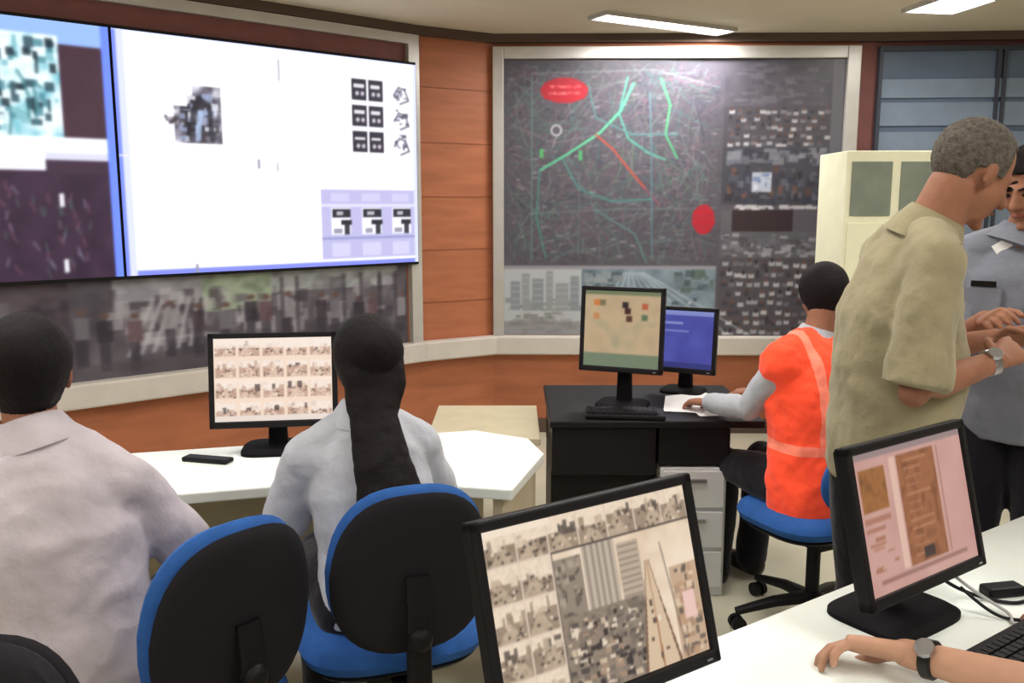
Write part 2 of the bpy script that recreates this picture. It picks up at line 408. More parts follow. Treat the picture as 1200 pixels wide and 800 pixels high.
mc.line([(700,150),(722,168),(740,190),(762,215)],(200,84,70),2); mc.line([(762,215),(780,235)],(150,84,110),1.5)
mc.line([(660,180),(680,215),(720,230),(770,228)],(80,140,140),1.8); mc.line([(632,193),(628,250),(640,300)],(80,140,134),1.8)
mc.line([(765,100),(768,160),(772,300)],(94,132,142),1.5); mc.line([(700,240),(750,270),(765,305)],(94,138,138),1.5)
mc.line([(690,90),(700,130),(745,150),(800,150)],(90,140,140),1.5); mc.line([(600,140),(650,160),(700,150)],(120,110,124),1.5)
for x,y,w,h in((662,98,29,15),(835,252,14,18)):
    for j in range(-h,h+1):
        ww=w*math.sqrt(max(0,1-(j/h)**2))*(1+.1*(rng.random()-.5)); mc.rect(x-ww,y+j,x+ww,y+j+1.3,(190,40,54),.85)
for j in(92,100): mc.noise(643,j,682,j+3.5,[(240,150,150),(190,36,52)],2,2.4,.7)
mc.disk(652,145,7,(195,195,202)); mc.disk(652,145,5,(90,90,100))
mc.line([(652,153),(648,165)],(170,170,170),1)
mc.rect(632,168,637,178,(90,180,110)); mc.rect(680,170,685,182,(80,170,110))
mc.noise(856,62,1000,120,[(78,76,86),(94,92,102)],12,1.3); mc.mosaic(858,66,984,118,[(72,70,80),(108,104,116),(124,122,132)],60,14,4,.45)
bd=[(72,70,80),(176,178,186),(62,60,70),(200,200,206),(98,96,106),(130,128,138)]; sk=[(110,84,78),(92,70,66),(56,50,56),(84,78,84)]
mc.rect(856,118,985,165,(80,78,86)); mc.crowd(858,118,984,165,5,bd,sk,8)
mc.rect(856,165,985,235,(72,72,82)); mc.mosaic(857,166,984,188,[(110,114,126),(60,60,70),(140,142,152)],50,12,8,.7)
mc.crowd(858,188,984,235,2,[(62,64,80),(84,88,104),(56,54,64)],sk,14); mc.mosaic(858,190,984,234,[(70,72,88),(110,114,130),(56,54,62)],50,6,8,.6)
mc.rect(893,196,917,220,(180,188,204)); mc.mosaic(893,196,917,220,[(110,130,170),(220,224,232),(150,160,180)],12,6,5,.8)
mc.mosaic(866,235,976,241,[(215,215,220),(190,190,196)],40,7,4,.9); mc.rect(870,242,945,268,(60,48,54)); mc.rect(945,242,985,268,(96,92,102)); mc.rect(857,242,870,268,(100,98,106))
mc.rect(856,268,985,300,(98,98,106)); mc.mosaic(857,268,984,300,[(126,126,134),(80,78,86),(164,164,172),(106,106,116)],100,9,5,.8)
mc.rect(856,300,985,397,(86,84,92)); mc.crowd(858,300,984,397,8,[(190,192,200),(170,172,180),(84,80,92),(206,206,212),(66,64,74),(120,118,128)],sk,9)
mc.rect(985,62,1000,397,(104,104,112))
mc.rect(588,310,853,314,(150,150,160))
mc.rect(588,314,686,397,(182,188,194)); mc.mosaic(588,350,686,397,[(122,128,122),(154,158,162),(180,182,186),(138,138,142)],90,14,5,.8)
for x,y0,w in((597,330,12),(611,320,9),(624,326,14),(641,317,9),(653,332,16),(672,323,10)):
    mc.rect(x,y0,x+w,366,[(138,146,154),(154,162,170),(148,154,160)][int(x)%3])
    for q in range(4): mc.rect(x+1,y0+4+q*8,x+w-1,y0+6+q*8,(176,182,190),.5)
mc.rect(588,380,686,397,(134,132,134),.7)
mc.noise(686,314,853,397,[(102,118,132),(124,142,156),(144,162,176)],14,1.4)
for i in range(9): mc.line([(738+i*3,318),(690+i*26,397)],(204,216,226),1.6,.6)
mc.mosaic(690,350,850,396,[(60,72,84),(215,220,226),(90,70,76)],26,7,4,.7)
mc.mosaic(800,314,853,345,[(70,82,92),(110,124,132),(90,104,96)],24,12,8,.7); mc.mosaic(686,314,738,340,[(78,90,100),(120,134,142),(150,160,168)],24,12,8,.7)
mc.blur(2)
canvas_obj('map_board',mc,B3+dm*.076+nm*(-.02)+Vector((0,0,.705)),dm,(0,0,1),Lm-.168,1.852,M_mural)

# ---------------------------------------------------------------- cream cabinet
cab=empty('storage_cabinet',(2.16,5.3,0))
mb=MB(); mb.box((0,0,.97),(.56,.45,1.86)); mb.box((0,0,.02),(.52,.41,.04)); mb.build('body',M_cream,cab,bevel=.006,smooth=False)
mb=MB()
for x in(-.138,.138): mb.box((x,-.232,1.69),(.225,.012,.30))
mb.build('glass_panes',M_greyg,cab,smooth=False,bevel=.003)
mb=MB()
for x in(-.138,.138):
    for z0,z1 in((.95,1.50),(.15,.90)): mb.box((x,-.230,(z0+z1)/2),(.25,.014,z1-z0))
mb.build('doors',M_cream,cab,smooth=False,bevel=.004)
mb=MB()
for x in(-.035,.035): mb.box((x,-.245,1.22),(.012,.02,.12))
mb.build('handles',M_steel,cab,smooth=False)

# ---------------------------------------------------------------- ceiling lights
def fixture(name,x,y,w,l,rz,power):
    e=empty(name,(x,y,CZ),rz)
    mb=MB()
    for sx in(-1,1): mb.box((sx*(w/2+.008),0,-.012),(.016,l+.032,.024))
    for sy in(-1,1): mb.box((0,sy*(l/2+.008),-.012),(w,.016,.024))
    mb.build('frame',M_trim,e,smooth=False)
    mb=MB(); mb.box((0,0,-.009),(w,l,.014)); mb.build('diffuser',M_emit,e,smooth=False)
    ld=bpy.data.lights.new(name+'_lamp','AREA'); ld.shape='RECTANGLE'; ld.size=w; ld.size_y=l; ld.energy=power; ld.color=(1,.96,.94)
    lo=bpy.data.objects.new('lamp',ld); scene.collection.objects.link(lo); lo.parent=e; lo.location=(0,0,-.04)
fixture('ceiling_light',.95,5.74,.16,1.0,math.radians(-60),28)
fixture('ceiling_light',2.45,5.2,.30,.36,math.radians(10),6)
for x,y,pw in((-1.6,.6,10),(1.6,.6,16),(-1.9,2.4,12),(.3,3.0,15),(2.6,3.2,14),(0,-1.2,14)):
    fixture('ceiling_light',x,y,.6,1.2,0,pw)

# ---------------------------------------------------------------- monitors
def monitor(name,x,y,z,th,w,h,cz,tilt,cv,base=(.2,.16),em=M_lcd):
    e=empty(name,(x,y,z),math.radians(th))
    R=Matrix.Rotation(-math.radians(tilt),3,'X'); c=Vector((0,0,cz))
    b=.018
    mb=MB()
    def bx(px,py,pz,s): mb.box(c+R@Vector((px,py,pz)),s,R=R)
    bx(0,0,h/2-b/2,(w,.03,b)); bx(0,0,-h/2+b*.65,(w,.03,b*1.3)); bx(-w/2+b/2,0,0,(b,.03,h)); bx(w/2-b/2,0,0,(b,.03,h))
    bx(0,.012,0,(w-.01,.02,h-.01)); bx(0,.035,0,(w*.7,.035,h*.65))
    mb.build('bezel',M_black,e,smooth=False,bevel=.004)
    sw,sh=w-2*b,h-2.3*b
    o=c+R@Vector((-sw/2,-.008,-sh/2+.15*b))
    canvas_obj('screen',cv,o,R@Vector((1,0,0)),R@Vector((0,0,1)),sw,sh,em,e)
    mb=MB()
    mb.loft([((0,.06,.0),.035,.022),((0,.062,cz*.5),.03,.018),(tuple(c+R@Vector((0,.045,-.02))),.035,.02)],(1,0,0),n=3)
    mb.build('neck',M_base,e)
    mb=MB(); bw,bd=base
    mb.loft([((0,.03,0),bw/2,bd/2),((0,.03,.010),bw/2,bd/2),((0,.03,.018),bw/2*.9,bd/2*.88)],(1,0,0),seg=40,n=4.5)
    mb.build('base',M_base,e)
    mb=MB(); mb.box(c+R@Vector((w/2-.03,-.016,-h/2+.01)),(.012,.004,.004),R=R); mb.build('power_button',M_steel,e,smooth=False)
    return e
c1=Cv(280,190,(0,0,1,1),(225,204,186))
pal=[(70,62,58),(154,134,114),(200,178,154),(244,224,200),(118,104,94)]
for j in range(5):
    for i in range(7):
        x0=i/7;y0=j/5*.999
        c1.scene_tile(x0+.004,y0+.006,x0+1/7-.004,y0+.194,pal)
c1.rect(0,0,.3,.04,(250,234,214),.7)
c1.noise(.29,.2,1,1,[(216,192,166),(236,214,188),(246,228,204)],22,1.3)
c1.rect(.29,.24,.42,.62,(150,136,120)); c1.mosaic(.29,.24,.42,.60,[(110,98,88),(176,160,142),(90,80,74)],40,.02,.03,.8)
c1.rect(.43,.2,.59,.58,(196,180,162))
for x in(.44,.47,.50,.53,.56): c1.rect(x,.2,x+.014,.58,(150,136,122),.8)
c1.rect(.60,.24,.71,.62,(190,172,152))
for y in range(10): c1.rect(.605,.26+y*.035,.705,.27+y*.035,(140,124,110),.8)
c1.noise(.29,.56,.70,1,[(110,98,88),(150,134,118),(130,116,102)],10,1.6)
c1.mosaic(.30,.58,.68,.99,[(232,214,192),(58,50,48),(170,142,120),(84,74,70),(214,190,164),(120,106,96)],170,.026,.028,.9)
for t in np.linspace(0,1,40):
    y=.38+.62*t; w=.01+.09*t; xc=.74+.01*t; c1.rect(xc-w,y,xc+w,y+.02,(218,192,162)); c1.rect(xc-w,y,xc-w*.86,y+.02,(124,94,74)); c1.rect(xc+w*.86,y,xc+w,y+.02,(124,94,74)); c1.rect(xc-w*.05,y,xc+w*.05,y+.02,(168,116,80))
c1.mosaic(.70,.6,.80,.98,[(90,74,66),(240,226,206)],8,.014,.03,.9)
c1.rect(.85,.46,1,1,(200,170,142)); c1.mosaic(.85,.44,1,1,[(168,136,112),(228,204,174),(100,88,80),(190,150,120)],60,.03,.04,.8)
c1.line([(.82,.3),(.88,1)],(96,84,76),2,.6)
c1.rect(.90,.62,.965,.78,(238,198,188)); c1.rect(.29,.2,.294,1,(80,70,66)); c1.rect(.29,.197,1,.204,(80,70,66))
c1.blur(2)
monitor('desktop_monitor',.14,1.33,.75,34.0,.445,.32,.236,16,c1,(.22,.17))
c2=Cv(150,100,(0,0,1,1),(205,160,160))
c2.noise(0,0,1,1,[(192,146,138),(206,162,152)],20,1.2)
c2.rect(0,0,1,.05,(150,130,130)); c2.noise(.04,.12,.26,.42,[(120,76,42),(160,106,60),(144,90,50)],6,1.5)
c2.rect(.04,.46,.26,.5,(172,118,100)); c2.rect(.04,.53,.2,.56,(172,118,100)); c2.mosaic(.04,.6,.28,.86,[(180,126,100),(156,104,76)],10,.1,.02)
c2.noise(.37,.08,.72,.88,[(124,74,48),(158,102,68),(138,84,58)],9,1.5)
for i in range(12): c2.rect(.43,.12+i*.063,.43+.1+.12*rng.random(),.135+i*.063,(190,138,106),.6)
c2.rect(.31,.08,.36,.88,(222,184,168)); c2.rect(.50,.78,.60,.86,(60,45,45)); c2.rect(.1,.9,.9,.93,(154,112,104)); c2.rect(.75,.08,.76,.88,(172,124,112)); c2.blur(1)
monitor('desktop_monitor',.82,1.735,.75,35,.42,.315,.236,14,c2,(.25,.20))
c3=Cv(150,110,(0,0,1,1),(250,225,205))
for j in range(4):
    for i in range(5):
        c3.scene_tile(i/5+.015,j/4+.02,(i+1)/5-.015,(j+1)/4-.03,[(70,56,54),(200,165,145),(235,205,185),(255,240,228),(110,90,86)])
c3.rect(0,0,1,.12,(255,240,228),.7); c3.rect(0,.48,1,.53,(255,235,215),.9); c3.rect(0,.93,1,1,(240,225,215)); c3.blur(1)
monitor('desktop_monitor',-.82,3.0,.75,8,.43,.325,.255,8,c3,(.24,.2))
c4=Cv(90,90,(0,0,1,1),(176,160,120))
c4.noise(0,0,1,1,[(176,154,122),(192,166,132),(160,152,120)],20,1.4)
c4.rect(0,0,1,.06,(110,120,90)); c4.rect(0,.82,1,1,(112,126,102))
for x,y,c in((.12,.12,(200,120,60)),(.2,.12,(120,110,80)),(.5,.14,(40,30,30)),(.53,.22,(60,30,30)),(.55,.32,(80,50,40)),(.75,.15,(180,90,60)),(.75,.3,(90,110,80)),(.12,.3,(190,130,80))): c4.rect(x,y,x+.08,y+.08,c)
c4.blur(2)
monitor('desktop_monitor',.463,3.7,.75,-22,.36,.36,.33,5,c4,(.22,.18))
c5=Cv(80,70,(0,0,1,1),(72,76,158))
c5.noise(0,0,1,1,[(66,68,150),(84,90,172)],20,1.3); c5.rect(0,0,1,.09,(130,140,200)); c5.rect(.06,.2,.5,.24,(130,140,200)); c5.rect(.06,.34,.6,.37,(120,130,195)); c5.rect(0,.9,1,1,(50,54,120)); c5.blur(1)
monitor('desktop_monitor',.775,3.98,.75,-28,.315,.30,.245,5,c5,(.2,.16))

# ---------------------------------------------------------------- desks
e=empty('control_desk',(-1,2.7,0)); og=Vector((-1,2.7,0))
p1=[(-2.3,2.72),(-.14,3.30),(.06,3.18),(.11,2.98),(.0,2.58),(-.5,2.68),(-1.0,2.54),(-2.1,2.06)]
MB().prism(p1,.715,.75).build('desktop',M_white,e,og,smooth=False,bevel=.005)
mb=MB(); seg_box(mb,(-.03,2.62),(.07,2.95),0,.714,0,.03); seg_box(mb,(-2.2,2.70),(-.12,3.25),.1,.714,-.05,-.02); seg_box(mb,(-2.16,2.1),(-2.24,2.68),0,.714,0,.03)
mb.build('panels',M_edge,e,og,smooth=False)
e=empty('side_table',(-.12,3.95,0)); og=Vector((-.12,3.95,0))
MB().prism([(-.36,3.62),(.12,3.62),(.12,4.25),(-.36,4.25)],.60,.63).build('tabletop',M_edge,e,og,smooth=False,bevel=.005)
mb=MB()
for x in(-.32,.08):
    for y in(3.66,4.21): mb.box((x,y,.30),(.04,.04,.6))
mb.box((-.12,4.21,.5),(.40,.02,.12)); mb.build('legs',M_edge,e,og,smooth=False)
dd=Vector((.822,.569,0)); dn=Vector((.569,-.822,0)); bk=Vector((.387,1.645,0))
def dp(s,t): p=bk+dd*s+dn*t; return (p.x,p.y)
e=empty('control_desk',(.8,1.5,0)); og=Vector((.8,1.5,0))
MB().prism([dp(-.62,0),dp(1.45,0),dp(1.45,.62),dp(-.62,.62)][::-1],.715,.75).build('desktop',M_white,e,og,smooth=False,bevel=.005)
mb=MB(); seg_box(mb,dp(-.58,.06),dp(1.4,.06),.15,.714,-.03,0); seg_box(mb,dp(-.56,.05),dp(-.56,.6),0,.714,-.03,0); seg_box(mb,dp(1.42,.05),dp(1.42,.6),0,.714,-.03,0)
mb.build('panels',M_edge,e,og,smooth=False)
e=empty('workstation_desk',(.55,3.75,0)); og=Vector((.55,3.75,0))
mb=MB().box((.58,3.80,.735),(.86,.72,.03)); mb.box((.37,3.76,.62),(.42,.60,.20)); mb.box((.37,3.78,.27),(.42,.5,.5)); mb.box((.60,4.12,.45),(.75,.03,.54)); mb.box((.735,3.76,.64),(.29,.58,.16)); mb.box((.95,3.98,.36),(.05,.25,.72))
mb.build('frame',M_blackm,e,og,smooth=False,bevel=.006)
e=empty('drawer_pedestal',(.735,3.66,0)); og=Vector((.735,3.66,0))
MB().box((.735,3.70,.275),(.27,.46,.55)).build('body',M_cabw,e,og,smooth=False,bevel=.006)
mb=MB()
for z in(.46,.29,.12): mb.box((.735,3.465,z),(.25,.015,.155))
mb.build('drawer_fronts',M_cabw,e,og,smooth=False,bevel=.004)
mb=MB()
for z in(.50,.33,.16): mb.box((.735,3.452,z),(.1,.012,.012))
mb.build('handles',M_steel,e,og,smooth=False)
mb=MB(); mb.box((.84,3.80,.7525),(.21,.297,.002),.4); mb.box((.76,3.72,.7545),(.21,.297,.002),-.2); mb.box((.86,3.60,.7525),(.21,.15,.002),.1); mb.build('paper_sheets',M_paper,smooth=False)

def keyboard(name,x,y,z,rz,w=.43):
    e=empty(name,(x,y,z),math.radians(rz)); MB().box((0,0,.011),(w,.15,.018)).build('case',M_black,e,smooth=False,bevel=.005)
    mb=MB()
    for r in range(5):
        for c in range(int(w/.0215)):
            if r==0 and 4<c<10: continue
            mb.box((-w/2+.015+c*.0205,-.052+r*.024,.0235),(.0165,.019,.007))
    mb.box((-w/2+.015+7*.0205,-.052,.0235),(.1,.019,.007))
    mb.build('keys',M_blackm,e,smooth=False)
keyboard('computer_keyboard',1.03,1.60,.75,35)
keyboard('computer_keyboard',.46,3.53,.75,-6,.32)
MB().box((-1.02,2.88,.758),(.17,.05,.016),-.25).build('telephone_handset',M_black,org=(-1.02,2.88,.75),smooth=False,bevel=.006)
def cable(name,pts,r,m):
    cu=bpy.data.curves.new(name,'CURVE'); cu.dimensions='3D'; cu.bevel_depth=r; sp=cu.splines.new('NURBS'); sp.points.add(len(pts)-1)
    for i,p in enumerate(pts): sp.points[i].co=(*p,1)
    sp.use_endpoint_u=True; sp.order_u=4; cu.materials.append(m); o=bpy.data.objects.new(name,cu); scene.collection.objects.link(o)
cable('monitor_cable',[(.90,1.80,.83),(.95,1.86,.78),(1.0,1.84,.755),(1.08,1.78,.755),(1.15,1.84,.755),(1.2,1.9,.755),(1.3,2.0,.755)],.004,M_black)
cable('monitor_cable',[(.93,1.80,.83),(1.0,1.80,.77),(1.06,1.74,.755),(1.0,1.70,.755),(1.1,1.70,.755),(1.2,1.76,.755),(1.3,1.82,.755)],.0035,M_cable)
cable('monitor_cable',[(.95,1.78,.80),(1.0,1.74,.755),(1.02,1.71,.755),(1.14,1.72,.755),(1.24,1.70,.755)],.0035,M_black)
MB().box((1.08,1.85,.762),(.09,.04,.024),.2).build('power_adapter',M_black,org=(1.08,1.85,.75),smooth=False,bevel=.006)

# ---------------------------------------------------------------- chairs
def pad(mb,M,a,b,t,curve=0,n=3.0,m=0,arch=0):
    seg=40; prof=[(.0,-t/2),(.5,-t/2),(.85,-t*.48),(.96,-t*.3),(1,0),(.96,t*.3),(.85,t*.48),(.5,t/2),(.0,t/2)]
    vs=[];fs=[]
    for (sc,y) in prof:
        sc=max(sc,.02)
        for k in range(seg):
            th=2*math.pi*k/seg; cx,sx=math.cos(th),math.sin(th)
            x=math.copysign(abs(cx)**(2/n),cx)*a*sc; z=math.copysign(abs(sx)**(2/n),sx)*b*sc
            if arch: x*=1-arch*max(0,z/b)
            vs.append(M@Vector((x,y-curve*(1-(x/a)**2)*1.0,z)))
    for i in range(len(prof)-1):
        for k in range(seg): fs.append((i*seg+k,i*seg+(k+1)%seg,(i+1)*seg+(k+1)%seg,(i+1)*seg+k))
    fs.append(tuple(range(seg))); fs.append(tuple(range((len(prof)-1)*seg,len(prof)*seg))); mb.add(vs,fs,m)
def chair(name,x,y,fwd,top=.97,bw=.21,lean=8,cush=None,seatz=.48,rot=.3,lo=.52):
    ang=math.atan2(fwd[1],fwd[0])-math.pi/2
    e=empty(name,(x,y,0),ang); cush=cush or M_blue
    R=Matrix.Rotation(math.radians(lean),4,'X')
    bh=(top-lo)/2
    Mb=Matrix.Translation((0,-.235,lo+bh))@R
    mb=MB(); pad(mb,Mb@Matrix.Translation((0,.020,0)),bw,bh,.06,.03,2.7,arch=.12); mb.build('backrest_cushion',cush,e)
    mb=MB(); pad(mb,Mb@Matrix.Translation((0,-.02,0)),bw*.98,bh*.985,.035,.03,2.7,arch=.12); mb.build('backrest_shell',M_fabblk,e)
    Ms=Matrix.Translation((0,.035,seatz-.04))@Matrix.Rotation(math.radians(90),4,'X')
    mb=MB(); pad(mb,Ms,.245,.225,.08,0,3.2); mb.build('seat',cush,e)
    mb=MB(); pad(mb,Ms@Matrix.Translation((0,-.04,0)),.225,.205,.03,0,3.2)
    mb.box((0,0,seatz-.115),(.16,.2,.05)); mb.build('seat_pan',M_black,e)
    mb=MB()
    mb.loft([((0,-.06,seatz-.105),.03,.01),((0,-.24,seatz-.11),.03,.01),((0,-.315,seatz-.05),.03,.01),((0,-.315,.66),.028,.01),((0,-.305,lo+bh),.028,.01)],(1,0,0),n=4)
    mb.ell((0,-.325,.62),(.03,.02,.03)); mb.build('back_support_bar',M_black,e)
    mb=MB(); mb.tube([(0,0,.10),(0,0,seatz-.11)],[.026,.026],caps=None); mb.tube([(0,0,.08),(0,0,.14)],[.04,.035],caps=None)
    mb.tube([(.05,0,seatz-.11),(.24,.02,seatz-.12)],[.007,.007])
    for k in range(5):
        a=2*math.pi*k/5+rot; d=Vector((math.cos(a),math.sin(a),0)); q=Vector((-d.y,d.x,0))
        mb.loft([(Vector((0,0,.115)),.026,.022),(d*.15+Vector((0,0,.105)),.024,.018),(d*.30+Vector((0,0,.075)),.018,.012)],q,n=3)
        c=d*.295; mb.tube([c+Vector((0,0,.05)),c+Vector((0,0,.08))],[.008,.008],caps=None)
        for sgn in(-1,1): mb.loft([(c+q*(sgn*.008)+Vector((0,0,.028)),.028,.028),(c+q*(sgn*.026)+Vector((0,0,.028)),.028,.028)],(0,0,1))
    mb.build('base_and_casters',M_black,e)
    return e
chair('office_chair',-.785,1.945,(-.76,.65),.955,.195)
chair('office_chair',-.32,2.20,(-.34,.94),.975,.195,seatz=.535,rot=-.55,lo=.56)
chair('office_chair',1.15,3.22,(-.45,.89),.80,.2)

# ---------------------------------------------------------------- people
def hand(e,org,w,d,n,sgn,curl,m,name='hand',sc=1.0,thumb=.5,spread=.06):
    w=Vector(w); d=Vector(d).normalized(); n=Vector(n); n=(n-d*n.dot(d)).normalized(); t=d.cross(n)*sgn
    mb=MB()
    mb.loft([(w-d*.03*sc,.024*sc,.019*sc),(w,.026*sc,.018*sc),(w+d*.035*sc,.034*sc,.016*sc),(w+d*.07*sc,.041*sc,.015*sc),(w+d*.092*sc,.039*sc,.012*sc)],t,n=2.6)
    for i,(o,L) in enumerate(((.029,.072),(.010,.080),(-.010,.074),(-.028,.058))):
        p=w+d*(.082 if i<3 else .076)*sc+t*o*sc; dirr=(d+t*(o*spread*25)).normalized(); a=0; pts=[p-d*.012]; rad=[.0088*sc]
        cur=p; pts.append(p); rad.append(.0092*sc)
        for j,(fr,rr) in enumerate(((.46,.0088),(.30,.008),(.24,.0068))):
            a+=curl*(.8 if j==0 else 1.05)+i*.03
            v=(dirr*math.cos(a)+n*math.sin(a)); cur=cur+v*L*fr*sc; pts.append(cur); rad.append(rr*sc)
        mb.tube(pts,rad,seg=10)
    tb=w+d*.022*sc+t*.022*sc+n*.004; v1=(d*.65+t*.75+n*.25).normalized(); v2=(d*.85+t*(.45-thumb*.4)+n*(.3+.3*thumb)).normalized(); v3=(d*.95+t*(.1-thumb*.5)+n*(.3+.2*thumb)).normalized()
    p1=tb+v1*.04*sc; p2=p1+v2*.034*sc; p3=p2+v3*.026*sc
    mb.tube([tb,p1,p2,p3],[.014*sc,.0115*sc,.0098*sc,.0078*sc],seg=10)
    return mb.build(name,m,e,org,remesh=.0032,it=3)

def wristband(e,org,w,d,m,dial,r=.031):
    w=Vector(w); d=Vector(d).normalized(); mb=MB()
    lat=Vector((0,0,1)); mb.loft([(w-d*.011,r,r),(w-d*.008,r+.003,r+.003),(w+d*.008,r+.003,r+.003),(w+d*.011,r,r)],lat,seg=24)
    mb.build('watch_band',m,e,org)
    lat=(lat-d*lat.dot(d)).normalized(); y=d.cross(lat); best=y if y.y<0 else -y
    nn=(best*.6+lat*.8).normalized()
    mb=MB(); mb.loft([(w+nn*(r),.018,.018),(w+nn*(r+.009),.017,.017)],d,seg=20); mb.build('watch_dial',dial,e,org)

def figure(name,J,right,hf,hu,o):
    J={k:Vector(v) for k,v in J.items()}
    pel,ch,nk,hd=J['pel'],J['ch'],J['nk'],J['hd']; org=Vector((pel.x,pel.y,0)); e=empty(name,org)
    lat=Vector(right).normalized(); up=(ch-pel).normalized(); fwd=up.cross(lat).normalized()
    k=o.get('bulk',1); belly=o.get('belly',0); sk=o.get('skin',M_skin)
    wa=pel.lerp(ch,.5); uc=ch.lerp(nk,.5); hf=Vector(hf).normalized(); hu=Vector(hu); hu=(hu-hf*hu.dot(hf)).normalized(); hr=hf.cross(hu)
    hw=o.get('hip',.165)
    def torso(mb,inf,lo=.12):
        mb.loft([(pel-up*lo,(hw-.03 if lo>.1 and inf<=0 else hw-.004)*k+inf,.108*k+inf),(pel,hw*k+inf,.125*k+inf),(wa+fwd*belly*.5,.150*k+inf,.114*k+belly*.6+inf),(ch+fwd*belly*.15,.166*k+inf,.120*k+inf),(uc,.145*k+inf,.10*k+inf),(nk-up*.02,.075+inf*.5,.072+inf*.5)],lat,seg=32,n=2.3)
        for s in('shL','shR'):
            mb.tube([ch.lerp(uc,.6),uc.lerp(J[s],.75)-up*.015,J[s]-up*.01],[.07+inf*.6,.062*k+inf,.052*k+inf])
            mb.tube([nk-up*.015,nk.lerp(J[s],.5)+up*.005,J[s]],[.055+inf*.6,.048*k+inf*.8,.050*k+inf*.8])
    def arm(mb,s,inf,frac=2,lose=0):
        sh,el,wr=J['sh'+s],J['el'+s],J['wr'+s]; pts=[sh,sh.lerp(el,.4),el,el.lerp(wr,.3),wr]; rad=[.050*k,.045*k,.036*k,.038*k,.026*k]
        if frac<=1:
            en=sh.lerp(el,frac); mb.tube([sh,sh.lerp(el,frac*.5),en],[.050*k+inf,.048*k+inf+lose*.5,.044*k+inf+lose],caps='start')
        else: mb.tube(pts,[r+inf for r in rad],caps='start' if inf else 'both')
    def leg(mb,s,inf,flare=0):
        h,kn,an=J['hip'+s],J['kn'+s],J['an'+s]
        mb.tube([h,h.lerp(kn,.5),kn,kn.lerp(an,.35),an],[.088*k+inf,.075*k+inf,.057*k+inf,.056*k+inf,.038*k+inf+flare],seg=18)
    mb=MB(); torso(mb,-.004)
    for s in'LR': arm(mb,s,0); leg(mb,s,0)
    R=Matrix((hr,hf,hu)).transposed(); hs=o.get('hs',1.0); nr=o.get('neck',1.0)
    def H(q): return hd+R@(Vector(q)*hs)
    mb.tube([nk-up*.03,nk.lerp(H((0,-.02,-.07)),.5),H((0,-.025,-.05))],[.064*nr,.058*nr,.057*nr])
    S=lambda r:tuple(x*hs for x in r)
    mb.ell(H((0,-.015,.028)),S((.074,.093,.088)),R); mb.ell(H((0,.028,-.025)),S((.060,.064,.080)),R); mb.ell(H((0,.034,-.072)),S((.043,.048,.040)),R)
    mb.ell(H((0,.062,.018)),S((.045,.03,.014)),R)
    mb.tube([H((0,.085,.008)),H((0,.100,-.012)),H((0,.108,-.028))],[.008*hs,.010*hs,.014*hs],seg=10)
    mb.ell(H((.012,.097,-.032)),.008*hs,seg=10,rings=6); mb.ell(H((-.012,.097,-.032)),.008*hs,seg=10,rings=6)
    mb.ell(H((0,.082,-.062)),S((.022,.012,.011)),R); mb.ell(H((0,.078,-.098)),S((.018,.014,.014)),R)
    for sx in(-1,1):
        mb.ell(H((sx*.075,-.008,-.006)),S((.009,.019,.031)),R@Matrix.Rotation(sx*.35,3,'Z')); mb.ell(H((sx*.034,.064,-.028)),S((.02,.022,.018)),R)
    mb.build('body',sk,e,org,remesh=.0065,it=4)
    mb=MB()
    for sx in(-1,1): mb.ell(H((sx*.03,.0835,.002)),S((.013,.007,.006)),R)
    mb.build('eyes',M_eye,e,org)
    mb=MB()
    for sx in(-1,1): mb.tube([H((sx*.014,.092,.020)),H((sx*.03,.091,.025)),H((sx*.046,.080,.020))],[.003,.004,.0025],seg=8)
    mb.build('eyebrows',M_hair,e,org)
    mb=MB(); mb.tube([H((-.02,.088,-.062)),H((0,.0945,-.060)),H((.02,.088,-.062))],[.003,.005,.003],seg=8); mb.build('lips',M_lip,e,org)
    hk=o.get('hair','short'); mb=MB(); seg,rings=64,44; vs=[];fs=[]
    r0={'short':(.087,.108,.100),'thin':(.080,.099,.093),'long':(.094,.112,.104)}[hk]
    def sst(a,b,x): t=min(1,max(0,(x-a)/(b-a))); return t*t*(3-2*t)
    HC=Vector((0,-.016,.028))
    for j in range(rings+1):
        a=math.pi*j/rings
        for i in range(seg):
            b=2*math.pi*i/seg; jt=1+.018*(random.random()-.5)
            q=Vector((r0[0]*math.sin(a)*math.cos(b),r0[1]*math.sin(a)*math.sin(b),r0[2]*math.cos(a)))*jt+HC
            if hk!='thin' and q.y<-.0 and q.z<0: q.z*=1.4
            zl=.072 if hk!='thin' else .085
            face=sst(.028,.045,q.y)*(1-sst(zl-.012,zl,q.z))
            low=(1-sst(-.012,.004,q.z))*sst(-.045,-.03,q.y)*(0 if hk=='long' else 1)
            nape=1-sst(-.116,-.100,q.z) if hk!='thin' else 1-sst(-.06,-.04,q.z)
            f=max(face,low,nape); vs.append(H(HC+(q-HC)*(1-.24*f)))
    for j in range(rings):
        for i in range(seg): fs.append((j*seg+i,(j+1)*seg+i,(j+1)*seg+(i+1)%seg,j*seg+(i+1)%seg))
    mb.add(vs,fs); ho=mb.build('hair',o.get('hairmat',M_hair),e,org)
    mb=MB(); torso(mb,.014,o.get('shirt_low',.06)); sl=o.get('sleeve',.75)
    for s in'LR': arm(mb,s,.012,sl,o.get('loose',.012))
    mb.build('shirt',o['shirt'],e,org,remesh=.009,it=3,disp=(o.get('wr',.018),.13))
    mb=MB(); cn=(H((0,-.02,-.07))-nk).normalized(); ct=o.get('collar',1.0)
